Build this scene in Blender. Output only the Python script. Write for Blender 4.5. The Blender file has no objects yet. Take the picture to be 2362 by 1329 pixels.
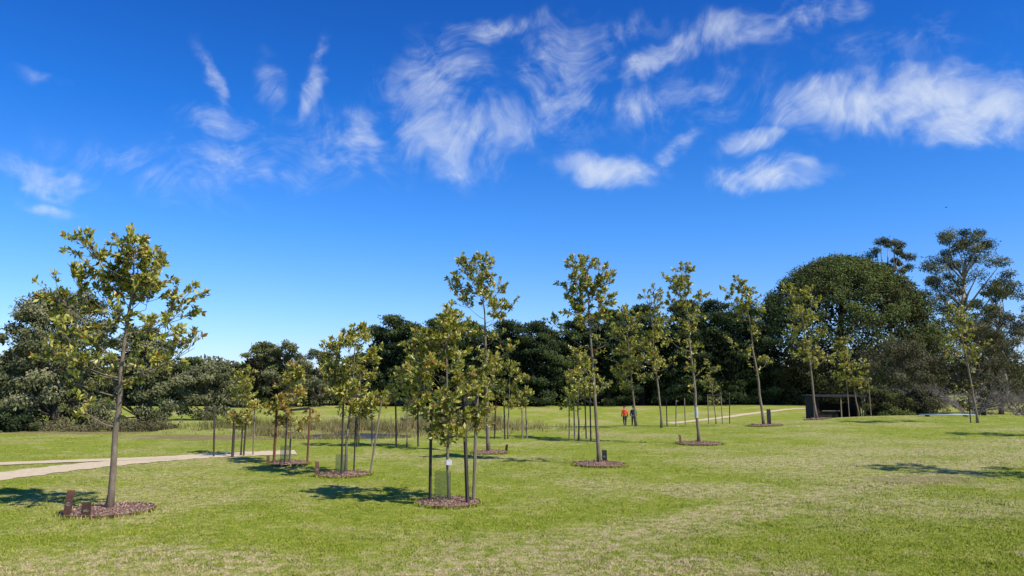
import bpy, math, random
import numpy as np
from mathutils import Vector
S = bpy.context.scene
COL = S.collection
rng = np.random.default_rng(7)
random.seed(7)
R = math.radians

# ------------------------------------------------------------------ terrain
def smooth(a, b, v):
    t = np.clip((v - a) / (b - a), 0, 1)
    return t * t * (3 - 2 * t)
def terrain(x, y):
    x = np.asarray(x, float); y = np.asarray(y, float)
    z = -0.7 * smooth(45, 62, y) * (1 - smooth(105, 165, y))
    z = z - 0.8 * np.exp(-((x - 8) ** 2 + (y - 64) ** 2) / 392.0)
    z = z + 0.5 * np.exp(-((x - 26) ** 2 + (y - 46) ** 2) / 162.0)
    z = z - 0.32 * np.exp(-((x + 8.0) ** 2 / 12.0 + (y - 36.3) ** 2 / 9.0))
    z = z + 0.03 * np.sin(x * .45 + 1) * np.sin(y * .37)
    return z
def tz(x, y): return float(terrain(x, y))

# ------------------------------------------------------------------ node helpers
def nmat(name):
    m = bpy.data.materials.new(name); m.use_nodes = True
    nt = m.node_tree; nt.nodes.clear()
    return m, nt, nt.nodes, nt.links
def c4(c): return (c[0], c[1], c[2], 1)
def simple_mat(name, c1, c2, scale=8, rough=.8, bump=.3, metal=0, coords='Object', stretch=(1, 1, 1)):
    m, nt, N, L = nmat(name)
    out = N.new('ShaderNodeOutputMaterial'); p = N.new('ShaderNodeBsdfPrincipled')
    tc = N.new('ShaderNodeTexCoord'); mp = N.new('ShaderNodeMapping'); mp.inputs['Scale'].default_value = stretch
    nz = N.new('ShaderNodeTexNoise'); nz.inputs['Scale'].default_value = scale; nz.inputs['Detail'].default_value = 5
    nz.inputs['Roughness'].default_value = .65
    cr = N.new('ShaderNodeValToRGB'); cr.color_ramp.elements[0].position = .3; cr.color_ramp.elements[1].position = .7
    cr.color_ramp.elements[0].color = c4(c1); cr.color_ramp.elements[1].color = c4(c2)
    bp = N.new('ShaderNodeBump'); bp.inputs['Strength'].default_value = bump; bp.inputs['Distance'].default_value = .02
    L.new(tc.outputs[coords], mp.inputs[0]); L.new(mp.outputs[0], nz.inputs['Vector']); L.new(nz.outputs[0], cr.inputs[0])
    L.new(cr.outputs[0], p.inputs['Base Color']); L.new(nz.outputs[0], bp.inputs['Height']); L.new(bp.outputs[0], p.inputs['Normal'])
    p.inputs['Roughness'].default_value = rough; p.inputs['Metallic'].default_value = metal
    L.new(p.outputs[0], out.inputs[0])
    return m
def leaf_mat(name, stops, rough=.5, trans=.3, diffuse=False):
    m, nt, N, L = nmat(name)
    out = N.new('ShaderNodeOutputMaterial'); p = N.new('ShaderNodeBsdfDiffuse' if diffuse else 'ShaderNodeBsdfPrincipled'); tr = N.new('ShaderNodeBsdfTranslucent')
    at = N.new('ShaderNodeAttribute'); at.attribute_name = 'tint'
    cr = N.new('ShaderNodeValToRGB')
    els = cr.color_ramp.elements
    els[0].position = stops[0][0]; els[0].color = c4(stops[0][1])
    els[1].position = stops[-1][0]; els[1].color = c4(stops[-1][1])
    for s in stops[1:-1]:
        e = els.new(s[0]); e.color = c4(s[1])
    L.new(at.outputs['Fac'], cr.inputs[0]); L.new(cr.outputs[0], p.inputs[0])
    p.inputs['Roughness'].default_value = rough
    if trans > 0:
        mul = N.new('ShaderNodeMix'); mul.data_type = 'RGBA'; mul.blend_type = 'MULTIPLY'; mul.inputs[0].default_value = 1
        mul.inputs[7].default_value = (1.3, 1.3, .5, 1)
        L.new(cr.outputs[0], mul.inputs[6]); L.new(mul.outputs[2], tr.inputs[0])
        mx = N.new('ShaderNodeMixShader'); mx.inputs[0].default_value = trans
        L.new(p.outputs[0], mx.inputs[1]); L.new(tr.outputs[0], mx.inputs[2]); L.new(mx.outputs[0], out.inputs[0])
    else: L.new(p.outputs[0], out.inputs[0])
    return m

LAWN = dict(a=(.22, .285, .022), b=(.285, .335, .032), c=(.37, .375, .065), dry=(.60, .48, .24))
def lawn_group():
    g = bpy.data.node_groups.new('lawn_colour', 'ShaderNodeTree')
    g.interface.new_socket('Color', in_out='OUTPUT', socket_type='NodeSocketColor')
    N, L = g.nodes, g.links
    out = N.new('NodeGroupOutput'); geo = N.new('ShaderNodeNewGeometry')
    def noise(sc, det=4, rough=.6, vec=None):
        n = N.new('ShaderNodeTexNoise'); n.inputs['Scale'].default_value = sc; n.inputs['Detail'].default_value = det
        n.inputs['Roughness'].default_value = rough; L.new(vec if vec else geo.outputs['Position'], n.inputs['Vector']); return n.outputs[0]
    def math_(op, a, b=None, c=None):
        n = N.new('ShaderNodeMath'); n.operation = op
        for i, v in enumerate((a, b, c)):
            if v is None: continue
            if isinstance(v, (int, float)): n.inputs[i].default_value = v
            else: L.new(v, n.inputs[i])
        return n.outputs[0]
    def ramp(v, a, b):
        n = N.new('ShaderNodeMapRange'); n.interpolation_type = 'SMOOTHSTEP'
        n.inputs['From Min'].default_value = a; n.inputs['From Max'].default_value = b; L.new(v, n.inputs['Value']); return n.outputs[0]
    def mix(f, a, b):
        n = N.new('ShaderNodeMix'); n.data_type = 'RGBA'
        if isinstance(f, float): n.inputs[0].default_value = f
        else: L.new(f, n.inputs[0])
        for i, v in ((6, a), (7, b)):
            if isinstance(v, tuple): n.inputs[i].default_value = c4(v)
            else: L.new(v, n.inputs[i])
        return n.outputs[2]
    big, mid, fine, tiny = noise(.16, 3), noise(.9, 3), noise(5, 4, .7), noise(28, 2, .7)
    col = mix(ramp(mid, .35, .65), LAWN['a'], LAWN['b'])
    col = mix(ramp(fine, .4, .68), col, LAWN['c'])
    sep = N.new('ShaderNodeSeparateXYZ'); L.new(geo.outputs['Position'], sep.inputs[0])
    x, y = sep.outputs[0], sep.outputs[1]
    d = math_('SUBTRACT', math_('MULTIPLY', math_('ADD', x, .47), .644), math_('MULTIPLY', math_('SUBTRACT', y, 10.2), .765))
    d = math_('ADD', math_('ABSOLUTE', d), math_('MULTIPLY', math_('SUBTRACT', mid, .5), -3.2))
    track = math_('SUBTRACT', 1, ramp(d, .0, 1.5))
    def blob(cx, cy, rx, ry, wob=1.6):
        a = math_('DIVIDE', math_('SUBTRACT', x, cx), rx); b = math_('DIVIDE', math_('SUBTRACT', y, cy), ry)
        r = math_('SQRT', math_('ADD', math_('MULTIPLY', a, a), math_('MULTIPLY', b, b)))
        r = math_('ADD', r, math_('MULTIPLY', math_('SUBTRACT', mid, .5), wob))
        return math_('SUBTRACT', 1, ramp(r, .5, 1.1))
    dry = math_('MAXIMUM', track, math_('MULTIPLY', ramp(big, .46, .62), .75))
    dry = math_('MAXIMUM', dry, math_('MULTIPLY', ramp(mid, .54, .68), .65))
    for b in ((-5.0, 9.8, 3.2, 1.6), (1.2, 9.6, 3.5, 1.6), (9, 23, 5, 2.2), (13.5, 26, 5, 2), (4.5, 17, 2, 1.4)):
        dry = math_('MAXIMUM', dry, math_('MULTIPLY', blob(*b), .95))
    brk = ramp(math_('ADD', math_('MULTIPLY', fine, .7), math_('MULTIPLY', tiny, .3)), .42, .58)
    dry = math_('MULTIPLY', dry, math_('ADD', .1, math_('MULTIPLY', brk, .9)))
    col = mix(dry, col, LAWN['dry'])
    col = mix(math_('MULTIPLY', ramp(tiny, .5, .72), .45), col, (.07, .095, .015))
    soil_shade = math_('MAXIMUM', blob(-13.0, 33.0, 4.6, 1.8), blob(-21, 36, 5, 1.6))
    soil_shade = math_('MAXIMUM', soil_shade, math_('MULTIPLY', blob(10.2, 18.8, 1.6, 1.1), .55))  # this blob paints a tree's cast shadow into the lawn; the others are soil
    soil_shade = math_('MAXIMUM', soil_shade, math_('MULTIPLY', blob(-8, 37.5, 5.5, 3.6), .7))
    col = mix(math_('MULTIPLY', soil_shade, .85), col, (.27, .20, .10))
    L.new(col, out.inputs[0])
    return g
LG = lawn_group()

def ground_mat():
    m, nt, N, L = nmat('lawn_ground')
    out = N.new('ShaderNodeOutputMaterial'); p = N.new('ShaderNodeBsdfPrincipled')
    g = N.new('ShaderNodeGroup'); g.node_tree = LG
    L.new(g.outputs[0], p.inputs['Base Color']); p.inputs['Roughness'].default_value = .95
    p.inputs['Specular IOR Level'].default_value = .1
    geo = N.new('ShaderNodeNewGeometry')
    nz = N.new('ShaderNodeTexNoise'); nz.inputs['Scale'].default_value = 22; nz.inputs['Detail'].default_value = 6; nz.inputs['Roughness'].default_value = .75
    bp = N.new('ShaderNodeBump'); bp.inputs['Strength'].default_value = .8; bp.inputs['Distance'].default_value = .05
    L.new(geo.outputs['Position'], nz.inputs['Vector']); L.new(nz.outputs[0], bp.inputs['Height']); L.new(bp.outputs[0], p.inputs['Normal'])
    L.new(p.outputs[0], out.inputs[0]); return m
def blade_mat():
    m, nt, N, L = nmat('grass_blades')
    out = N.new('ShaderNodeOutputMaterial'); p = N.new('ShaderNodeBsdfDiffuse')
    g = N.new('ShaderNodeGroup'); g.node_tree = LG
    at = N.new('ShaderNodeAttribute'); at.attribute_name = 'tint'
    mr = N.new('ShaderNodeMapRange'); mr.inputs['To Min'].default_value = .55; mr.inputs['To Max'].default_value = 1.5
    L.new(at.outputs['Fac'], mr.inputs['Value'])
    vm = N.new('ShaderNodeVectorMath'); vm.operation = 'SCALE'
    L.new(g.outputs[0], vm.inputs[0]); L.new(mr.outputs[0], vm.inputs['Scale'])
    L.new(vm.outputs[0], p.inputs['Color'])
    geo = N.new('ShaderNodeNewGeometry'); s1 = N.new('ShaderNodeVectorMath'); s1.operation = 'SCALE'; s1.inputs['Scale'].default_value = .55
    L.new(geo.outputs['Normal'], s1.inputs[0]); s2 = N.new('ShaderNodeVectorMath'); s2.operation = 'ADD'; s2.inputs[1].default_value = (0, 0, 1); L.new(s1.outputs[0], s2.inputs[0])
    s3 = N.new('ShaderNodeVectorMath'); s3.operation = 'NORMALIZE'; L.new(s2.outputs[0], s3.inputs[0]); L.new(s3.outputs[0], p.inputs['Normal'])
    L.new(p.outputs[0], out.inputs[0]); return m

M = {}
M['ground'] = ground_mat(); M['blade'] = blade_mat()
M['path'] = simple_mat('compacted_gravel', (.56, .43, .24), (.76, .60, .37), 9, .95, .4)
M['bark'] = simple_mat('young_bark', (.12, .09, .055), (.29, .225, .15), 14, .9, .6, stretch=(1, 1, .35))
M['barkdark'] = simple_mat('old_bark', (.035, .026, .02), (.11, .085, .065), 5, .95, .6, stretch=(1, 1, .3))
M['barkpale'] = simple_mat('pale_bark', (.22, .18, .14), (.46, .40, .33), 3, .85, .4, stretch=(1, 1, .3))
M['mulch'] = simple_mat('bark_mulch', (.14, .07, .045), (.38, .23, .155), 35, .95, 1.0)
M['chips'] = leaf_mat('mulch_chips', [(0, (.14, .065, .04)), (.6, (.40, .24, .155)), (1, (.62, .47, .35))], .9, .0)
M['steel'] = simple_mat('weathered_steel', (.055, .025, .014), (.15, .062, .03), 18, .75, .3, .1)
M['stakedark'] = simple_mat('dark_stake_wood', (.03, .024, .02), (.085, .065, .05), 20, .9, .5, stretch=(1, 1, .1))
M['stakepale'] = simple_mat('weathered_stake_wood', (.14, .11, .07), (.30, .24, .16), 20, .9, .5, stretch=(1, 1, .1))
M['stakered'] = simple_mat('red_gum_stake', (.12, .04, .025), (.22, .085, .05), 20, .9, .5, stretch=(1, 1, .1))
M['black'] = simple_mat('black_webbing', (.01, .01, .01), (.025, .024, .022), 20, .7, .2)
M['white'] = simple_mat('white_plastic', (.7, .7, .68), (.82, .82, .8), 10, .5, .1)
M['wrap'] = simple_mat('pale_wrap', (.42, .42, .38), (.55, .54, .5), 10, .8, .1)
M['shedwall'] = simple_mat('dark_stained_timber', (.01, .008, .006), (.035, .026, .019), 6, .9, .4, stretch=(1, 1, .1))
M['shedroof'] = simple_mat('dark_roof_sheet', (.012, .012, .011), (.03, .027, .024), 4, .8, .2, .0)
M['pipe'] = simple_mat('pale_poly_pipe', (.30, .38, .38), (.42, .5, .48), 6, .5, .1)
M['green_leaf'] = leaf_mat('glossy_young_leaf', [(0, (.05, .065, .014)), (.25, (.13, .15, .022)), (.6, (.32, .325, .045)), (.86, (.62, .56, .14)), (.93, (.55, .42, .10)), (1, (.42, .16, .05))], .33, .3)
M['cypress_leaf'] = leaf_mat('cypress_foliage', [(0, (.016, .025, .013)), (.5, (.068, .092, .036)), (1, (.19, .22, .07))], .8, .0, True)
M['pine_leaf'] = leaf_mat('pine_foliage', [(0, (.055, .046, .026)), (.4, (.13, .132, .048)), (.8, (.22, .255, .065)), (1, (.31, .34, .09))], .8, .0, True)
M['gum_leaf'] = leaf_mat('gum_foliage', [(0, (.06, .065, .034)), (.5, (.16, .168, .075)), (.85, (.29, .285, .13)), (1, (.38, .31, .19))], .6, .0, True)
M['brown_leaf'] = leaf_mat('dry_shrub_foliage', [(0, (.055, .052, .03)), (.5, (.17, .15, .07)), (1, (.30, .26, .13))], .8, .0, True)
M['twig'] = simple_mat('grey_twigs', (.14, .11, .09), (.31, .26, .21), 6, .9, .3)
M['reed'] = leaf_mat('reed_stems', [(0, (.12, .13, .035)), (.5, (.27, .26, .09)), (1, (.46, .35, .19))], .8, .2, True)
def guard_mat():
    m, nt, N, L = nmat('green_shade_mesh')
    out = N.new('ShaderNodeOutputMaterial'); d = N.new('ShaderNodeBsdfPrincipled'); t = N.new('ShaderNodeBsdfTransparent')
    d.inputs['Base Color'].default_value = (.04, .09, .045, 1); d.inputs['Roughness'].default_value = .7
    mx = N.new('ShaderNodeMixShader'); tc = N.new('ShaderNodeTexCoord'); nz = N.new('ShaderNodeTexNoise'); nz.inputs['Scale'].default_value = 40
    mr = N.new('ShaderNodeMapRange'); mr.inputs['To Min'].default_value = .2; mr.inputs['To Max'].default_value = .42
    L.new(tc.outputs['Object'], nz.inputs['Vector']); L.new(nz.outputs[0], mr.inputs['Value']); L.new(mr.outputs[0], mx.inputs[0])
    L.new(t.outputs[0], mx.inputs[1]); L.new(d.outputs[0], mx.inputs[2]); L.new(mx.outputs[0], out.inputs[0]); return m
M['guard'] = guard_mat()
def water_mat():
    m, nt, N, L = nmat('pond_water')
    out = N.new('ShaderNodeOutputMaterial'); p = N.new('ShaderNodeBsdfPrincipled')
    p.inputs['Base Color'].default_value = (.06, .055, .045, 1); p.inputs['Roughness'].default_value = .5; p.inputs['Specular IOR Level'].default_value = .1
    nz = N.new('ShaderNodeTexNoise'); nz.inputs['Scale'].default_value = 6; bp = N.new('ShaderNodeBump'); bp.inputs['Strength'].default_value = .5
    L.new(nz.outputs[0], bp.inputs['Height']); L.new(bp.outputs[0], p.inputs['Normal']); L.new(p.outputs[0], out.inputs[0]); return m
M['water'] = water_mat()

# ------------------------------------------------------------------ mesh helpers
def np_mesh(name, co, tris, tint=None):
    me = bpy.data.meshes.new(name)
    n, t = len(co), len(tris)
    me.vertices.add(n); me.vertices.foreach_set('co', np.asarray(co, np.float32).ravel())
    me.loops.add(t * 3); me.loops.foreach_set('vertex_index', np.asarray(tris, np.int32).ravel())
    me.polygons.add(t); me.polygons.foreach_set('loop_start', np.arange(0, t * 3, 3, dtype=np.int32))
    me.update(calc_edges=True)
    if tint is not None:
        a = me.attributes.new('tint', 'FLOAT', 'POINT'); a.data.foreach_set('value', np.asarray(tint, np.float32))
    return me
def unit(v): return v / (np.linalg.norm(v, axis=1, keepdims=True) + 1e-9)
def leaf_mesh(name, P, D, ln, wd, tint, fold=.25, face=None):
    """folded rhombic leaves at P pointing along D; face = preferred facing direction of each leaf"""
    n = len(P); D = unit(D)
    if face is None:
        rnd = rng.normal(size=(n, 3)); rnd[:, 2] *= .5
    else: rnd = face
    side = unit(np.cross(D, rnd)); nor = np.cross(side, D)
    ln = np.broadcast_to(ln, n)[:, None]; wd = np.broadcast_to(wd, n)[:, None]
    mid = P + D * ln * .5
    co = np.empty((n, 4, 3))
    co[:, 0] = P; co[:, 1] = mid + side * wd * .5 + nor * wd * fold; co[:, 2] = P + D * ln; co[:, 3] = mid - side * wd * .5 + nor * wd * fold
    b = np.arange(n)[:, None] * 4
    tr = np.concatenate([b + [0, 2, 1], b + [0, 3, 2]], axis=1).reshape(-1, 3)
    return np_mesh(name, co.reshape(-1, 3), tr, np.repeat(tint, 4))
class Geo:
    def __init__(s): s.v = []; s.f = []
    def tube(s, pts, rad, sides=7):
        pts = [Vector(p) for p in pts]; base = len(s.v); n = len(pts)
        for i, p in enumerate(pts):
            d = (pts[min(i + 1, n - 1)] - pts[max(i - 1, 0)]).normalized()
            a = d.cross(Vector((0, 1, .13)) if abs(d.y) < .9 else Vector((1, 0, 0))).normalized(); b = d.cross(a)
            for k in range(sides):
                t = 2 * math.pi * k / sides
                s.v.append(tuple(p + (a * math.cos(t) + b * math.sin(t)) * rad[i]))
        for i in range(n - 1):
            for k in range(sides):
                k2 = (k + 1) % sides
                s.f.append((base + i * sides + k, base + i * sides + k2, base + (i + 1) * sides + k2, base + (i + 1) * sides + k))
        s.f.append(tuple(base + k for k in range(sides))[::-1]); s.f.append(tuple(base + (n - 1) * sides + k for k in range(sides)))
    def box(s, c, d, rz=0, bev=0):
        b = len(s.v); cs, sn = math.cos(rz), math.sin(rz)
        for z in (-1, 1):
            for x, y in ((-1, -1), (1, -1), (1, 1), (-1, 1)):
                X, Y = x * d[0] / 2, y * d[1] / 2
                s.v.append((c[0] + X * cs - Y * sn, c[1] + X * sn + Y * cs, c[2] + z * d[2] / 2))
        for f in ((3, 2, 1, 0), (4, 5, 6, 7), (0, 1, 5, 4), (1, 2, 6, 5), (2, 3, 7, 6), (3, 0, 4, 7)):
            s.f.append(tuple(b + i for i in f))
    def mesh(s, name, smooth_=False):
        me = bpy.data.meshes.new(name); me.from_pydata(s.v, [], s.f); me.update()
        if smooth_: me.polygons.foreach_set('use_smooth', [True] * len(me.polygons))
        return me
def put(name, me, mat=None, loc=(0, 0, 0), parent=None, rz=0, **kw):
    o = bpy.data.objects.new(name, me); COL.objects.link(o); o.location = loc; o.rotation_euler[2] = rz
    if mat is not None and me is not None and not me.materials: me.materials.append(mat)
    if parent is not None: o.parent = parent
    for k, v in kw.items(): o[k] = v
    return o

# ------------------------------------------------------------------ ground
def axis_vals(lo, hi, dense_lo, dense_hi, step):
    v = list(np.arange(dense_lo, dense_hi + .01, step)); s = step; a = v[0]
    while a > lo: s *= 1.25; a -= s; v.insert(0, a)
    s = step; a = v[-1]
    while a < hi: s *= 1.25; a += s; v.append(a)
    return np.array(v)
gx = axis_vals(-2500, 2500, -40, 50, .8); gy = axis_vals(-300, 3000, 4, 112, .8)
X, Y = np.meshgrid(gx, gy); Z = terrain(X, Y)
co = np.stack([X, Y, Z], -1).reshape(-1, 3)
w = len(gx); i = np.arange(len(gy) - 1)[:, None] * w + np.arange(w - 1)[None, :]; i = i.ravel()
tr = np.concatenate([np.stack([i, i + 1, i + w + 1], 1), np.stack([i, i + w + 1, i + w], 1)])
me = np_mesh('ground', co, tr); me.polygons.foreach_set('use_smooth', [True] * len(me.polygons))
put('ground', me, M['ground'], kind='structure', label='mown green park lawn with dry worn patches')

def catmull(pts, n=10):
    out = []; P = [pts[0]] + list(pts) + [pts[-1]]
    for k in range(1, len(P) - 2):
        for j in range(n):
            t = j / n; a, b, c, d = (np.array(P[k + q], float) for q in (-1, 0, 1, 2))
            out.append(.5 * ((2 * b) + (c - a) * t + (2 * a - 5 * b + 4 * c - d) * t * t + (3 * b - a - 3 * c + d) * t ** 3))
    out.append(np.array(pts[-1], float)); return np.array(out)
PATHS = []
def path(pts, width, name, label, lift):
    c = catmull(pts, 14); d = np.gradient(c, axis=0); d = unit(d); nrm = np.stack([-d[:, 1], d[:, 0]], 1)
    K = 5; v = []; f = []
    for q in range(len(c)):
        wl = width * (1 + .10 * math.sin(q * 1.3) + .06 * math.sin(q * 2.9))
        for k in range(K):
            p = c[q] + nrm[q] * wl * (k / (K - 1) - .5); v.append((p[0], p[1], tz(*p) + lift))
    for q in range(len(c) - 1):
        for k in range(K - 1):
            a = q * K + k; f.append((a, a + K, a + K + 1, a + 1))
    me = bpy.data.meshes.new(name); me.from_pydata(v, [], f); me.update()
    put(name, me, M['path'], kind='structure', label=label); PATHS.append((c, width))
path([(-24, 8), (-17, 13.5), (-13.4, 18.2), (-12.4, 20.6), (-11.3, 22.8), (-10.1, 24.3), (-8.7, 25.3), (-7.4, 25.8)], 1.5, 'path', 'pale compacted gravel path curving over the lawn', .014)
path([(-30, 20), (-20, 21.2), (-15.2, 21.9), (-12.6, 22.9), (-10.6, 23.9)], .9, 'path', 'narrow pale gravel path joining the wider one', .020)
path([(14.2, 68), (17.2, 70.4), (23, 76), (34.6, 88), (52, 99)], 1.2, 'path', 'pale gravel path climbing towards dark trees', .02)

g = Geo(); nn = 40
g.v = [(3.0 * math.cos(2 * math.pi * k / nn), 2.4 * math.sin(2 * math.pi * k / nn), 0) for k in range(nn)]; g.f = [tuple(range(nn))]
put('water', g.mesh('water'), M['water'], (-8, 36.3, -.245), kind='structure', label='small dark pond among reeds')

# ------------------------------------------------------------------ beds
BEDS = []
def ring_mesh():
    g = Geo(); n = 48; prof = [(1.0, -.06), (1.0, .05), (.98, .05), (.98, -.06)]
    for k in range(n):
        t = 2 * math.pi * k / n
        for r, z in prof: g.v.append((r * math.cos(t), r * math.sin(t), z))
    for k in range(n):
        a, b = k * 4, ((k + 1) % n) * 4
        for q in range(3): g.f.append((a + q, b + q, b + q + 1, a + q + 1))
    return g.mesh('edging')
def mulch_mesh():
    g = Geo(); n = 32; rr = [0, .25, .5, .75, .97]
    g.v.append((0, 0, .09))
    for r in rr[1:]:
        for k in range(n):
            t = 2 * math.pi * k / n; g.v.append((r * math.cos(t), r * math.sin(t), .03 + .06 * (1 - r) + random.uniform(-.008, .008)))
    for k in range(n): g.f.append((0, 1 + k, 1 + (k + 1) % n))
    for q in range(3):
        for k in range(n):
            a = 1 + q * n + k; b = 1 + q * n + (k + 1) % n; g.f.append((a, a + n, b + n, b))
    return g.mesh('mulch')
RING, MUL = ring_mesh(), mulch_mesh(); RING.materials.append(M['steel']); MUL.materials.append(M['mulch'])
def chips_mesh():
    n = 1500; r = np.sqrt(rng.random(n)) * .97; t = rng.random(n) * 2 * math.pi
    P = np.stack([r * np.cos(t), r * np.sin(t), .035 + .06 * (1 - r) + rng.random(n) * .018], 1)
    D = rng.normal(size=(n, 3)); D[:, 2] *= .3
    return leaf_mesh('chips', P, D, rng.uniform(.03, .08, n), rng.uniform(.018, .035, n), rng.random(n), .1, face=np.array([0, 0, 1.]) + rng.normal(0, .4, (n, 3)))
CH = chips_mesh(); CH.materials.append(M['chips'])
def bed(x, y, r):
    z = tz(x, y); BEDS.append((x, y, r))
    e = put('mulch_bed', None, None, (x, y, z), label='round bark mulch bed with rusty steel edging', category='garden bed', group='mulched tree beds')
    for nm, m in (('edging', RING), ('mulch', MUL), ('bark_chip_layer', CH)):
        o = put(nm, m, None, (0, 0, 0), e); o.scale = (r, r, 1)
        o.rotation_euler[2] = x * 1.7
    e.rotation_euler = (math.atan(tz(x, y + .5) - tz(x, y - .5)), -math.atan(tz(x + .5, y) - tz(x - .5, y)), 0)

def plaque(x, y, h, w, rz, curl=1.0, text=True, mat='steel', label='curved rusty steel plaque standing in the mulch edge'):
    g = Geo(); n = 10; th = .008
    for k in range(n + 1):
        f = k / n; zz = h * f if f < .75 else h * (.75 + .25 * math.sin((f - .75) / .25 * 1.3) / 1.3 * 1.1)
        yy = curl * .16 * h * (f ** 2) if f < .75 else curl * (.16 * h * f ** 2 + .35 * h * (f - .75) ** 1.4)
        for s_ in (-1, 1):
            g.v.append((s_ * w / 2, yy, zz)); g.v.append((s_ * w / 2, yy + th, zz))
    for k in range(n):
        a = k * 4; b = a + 4
        g.f += [(a, a + 2, b + 2, b), (a + 1, b + 1, b + 3, a + 3), (a, b, b + 1, a + 1), (a + 2, a + 3, b + 3, b + 2)]
    g.f += [(0, 1, 3, 2), (n * 4, n * 4 + 2, n * 4 + 3, n * 4 + 1)]
    e = put('tree_plaque', None, None, (x, y, tz(x, y) - .02), rz=rz, label=label, category='sign', group='steel tree plaques')
    put('plate', g.mesh('plate'), M[mat], parent=e)
    if text:
        t = Geo()
        for q, (zz, ww) in enumerate(((.55, .5), (.50, .62), (.45, .4))):
            z0 = h * zz; y0 = curl * .16 * h * zz ** 2
            for c in range(5):
                if (c * 7 + q * 3) % 4 == 0: continue
                t.box(((c - 2) * w * ww / 5, y0 - .004, z0), (w * ww / 7, .004, .008))
        put('lettering', t.mesh('lettering'), M['wrap'], parent=e)

# ------------------------------------------------------------------ young trees
def young_tree(x, y, H, clumps, topdx, r0, label, seed, per=85, leaf=.14, cr=.062, bare=0.0, name='young_tree', red=0.0):
    rs = np.random.default_rng(seed); rd = random.Random(seed)
    z = tz(x, y) - .03
    per = per * 1.8; leaf = leaf * .74
    g = Geo()
    tops = max(c[1] for c in clumps) * .96
    wob = [(rd.uniform(-.006, .006) * H, rd.uniform(-.006, .006) * H) for _ in range(12)]
    def P(f):
        k = f * 10; i = int(min(k, 9)); t = k - i
        wx = wob[i][0] * (1 - t) + wob[i + 1][0] * t; wy = wob[i][1] * (1 - t) + wob[i + 1][1] * t
        if f < .02: wx = wy = 0
        return Vector((topdx * H * f ** 1.15 + wx, wy, f * H))
    def rad(f): return r0 * (1 - f) ** .8 * .95 + .006
    fs = np.linspace(0, tops, 14)
    rr = [rad(f / tops * .97) for f in fs]; rr[0] *= 1.35
    g.tube([P(f) for f in fs], rr, 9)
    LP, LD, LT, LF = [], [], [], []
    def add(p, d, t, f):
        LP.append(p); LD.append(d); LT.append(t); LF.append(np.repeat(np.array(f, float)[None, :], len(p), 0))
    for c in clumps:
        dx, h = c[0], c[1]; s = c[2] if len(c) > 2 else 1.0
        tp = P(min(h, tops))
        env = c[3] if len(c) > 3 else rd.uniform(-.11, .11)
        cen = Vector((dx * H, env * H, h * H))
        dist = math.hypot(cen.x - tp.x, cen.y - tp.y)
        f0 = max(.25, min(tops * .97, h - .03 - (.55 if h > .65 else .3) * dist / H)); a = P(f0)
        midp = a.lerp(cen, .5) + Vector((rd.uniform(-.02, .02) * H, rd.uniform(-.02, .02) * H, -.015 * H))
        br = max(.006, rad(f0 / tops * .97) * .36)
        g.tube([a, a.lerp(midp, .5) + Vector((0, 0, -.004 * H)), midp, midp.lerp(cen, .6), cen], [br, br * .8, br * .6, br * .42, .004], 5)
        R0 = cr * H * (.75 + .5 * s) / 1.2
        nt = 10 if s > .7 else 7
        for q in range(nt):
            d = Vector((rd.gauss(0, 1), rd.gauss(0, 1), rd.gauss(.35, .8))).normalized()
            if s <= .7 and q < 3:
                st = a.lerp(cen, rd.uniform(.35, .85)); e = st + d * R0 * rd.uniform(.8, 1.4)
            else:
                st = midp.lerp(cen, rd.uniform(.3, 1)); e = cen + d * R0 * rd.uniform(.5, 1.3)
            m2 = st.lerp(e, .5) + Vector((0, 0, -.02))
            g.tube([st, m2, e], [.006, .005, .0025], 4)
            nl = int(per * s / nt)
            t = rs.beta(3.2, 1.1, nl)[:, None]
            pts = np.array(st) * (1 - t) + np.array(e) * t + rs.normal(size=(nl, 3)) * .022
            dd = np.array(d)[None, :] * .9 + rs.normal(size=(nl, 3)) * .7 + np.array([0, 0, .35])
            fc = np.array(d) * .4 + np.array([.42, -.36, .42])
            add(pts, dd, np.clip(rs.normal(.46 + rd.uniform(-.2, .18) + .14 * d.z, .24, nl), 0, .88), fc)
            k = 9; add(np.repeat(np.array(e)[None, :], k, 0) + rs.normal(size=(k, 3)) * .012,
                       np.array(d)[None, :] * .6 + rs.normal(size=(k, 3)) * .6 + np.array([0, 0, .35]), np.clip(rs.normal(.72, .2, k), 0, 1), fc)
    for _ in range(int(9 + 8 * bare)):
        f = rd.uniform(.28, .7); a = P(f); an = rd.uniform(0, 6.28); l = H * rd.uniform(.05, .13)
        e = a + Vector((math.cos(an) * l, math.sin(an) * l, l * rd.uniform(.1, .6)))
        g.tube([a, a.lerp(e, .5) + Vector((0, 0, -.01)), e], [.009, .006, .003], 4)
        k = rd.randint(5, 16); t = rs.uniform(.4, 1, k)[:, None]
        add(np.array(a) * (1 - t) + np.array(e) * t, rs.normal(size=(k, 3)) + np.array([0, 0, .3]), rs.uniform(.3, 1, k), (.4, -.4, .6))
    LP = np.concatenate(LP); LD = np.concatenate(LD); LT = np.concatenate(LT); LF = np.concatenate(LF); n = len(LP)
    if red: LT = np.where((rs.random(n) < red) & (LP[:, 2] < H * .78), rs.uniform(.95, 1, n), LT)
    LF = LF + rs.normal(size=(n, 3)) * .5
    e = put(name, None, None, (x, y, z), label=label, category='tree', group='young staked park trees')
    put('trunk', g.mesh('trunk', True), M['bark'], parent=e)
    L_ = leaf * rs.uniform(.55, 1.3, n)
    put('crown', leaf_mesh('crown', LP, LD, L_, L_ * rs.uniform(.38, .5, n), LT, .2, LF), M['green_leaf'], parent=e)
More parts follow.
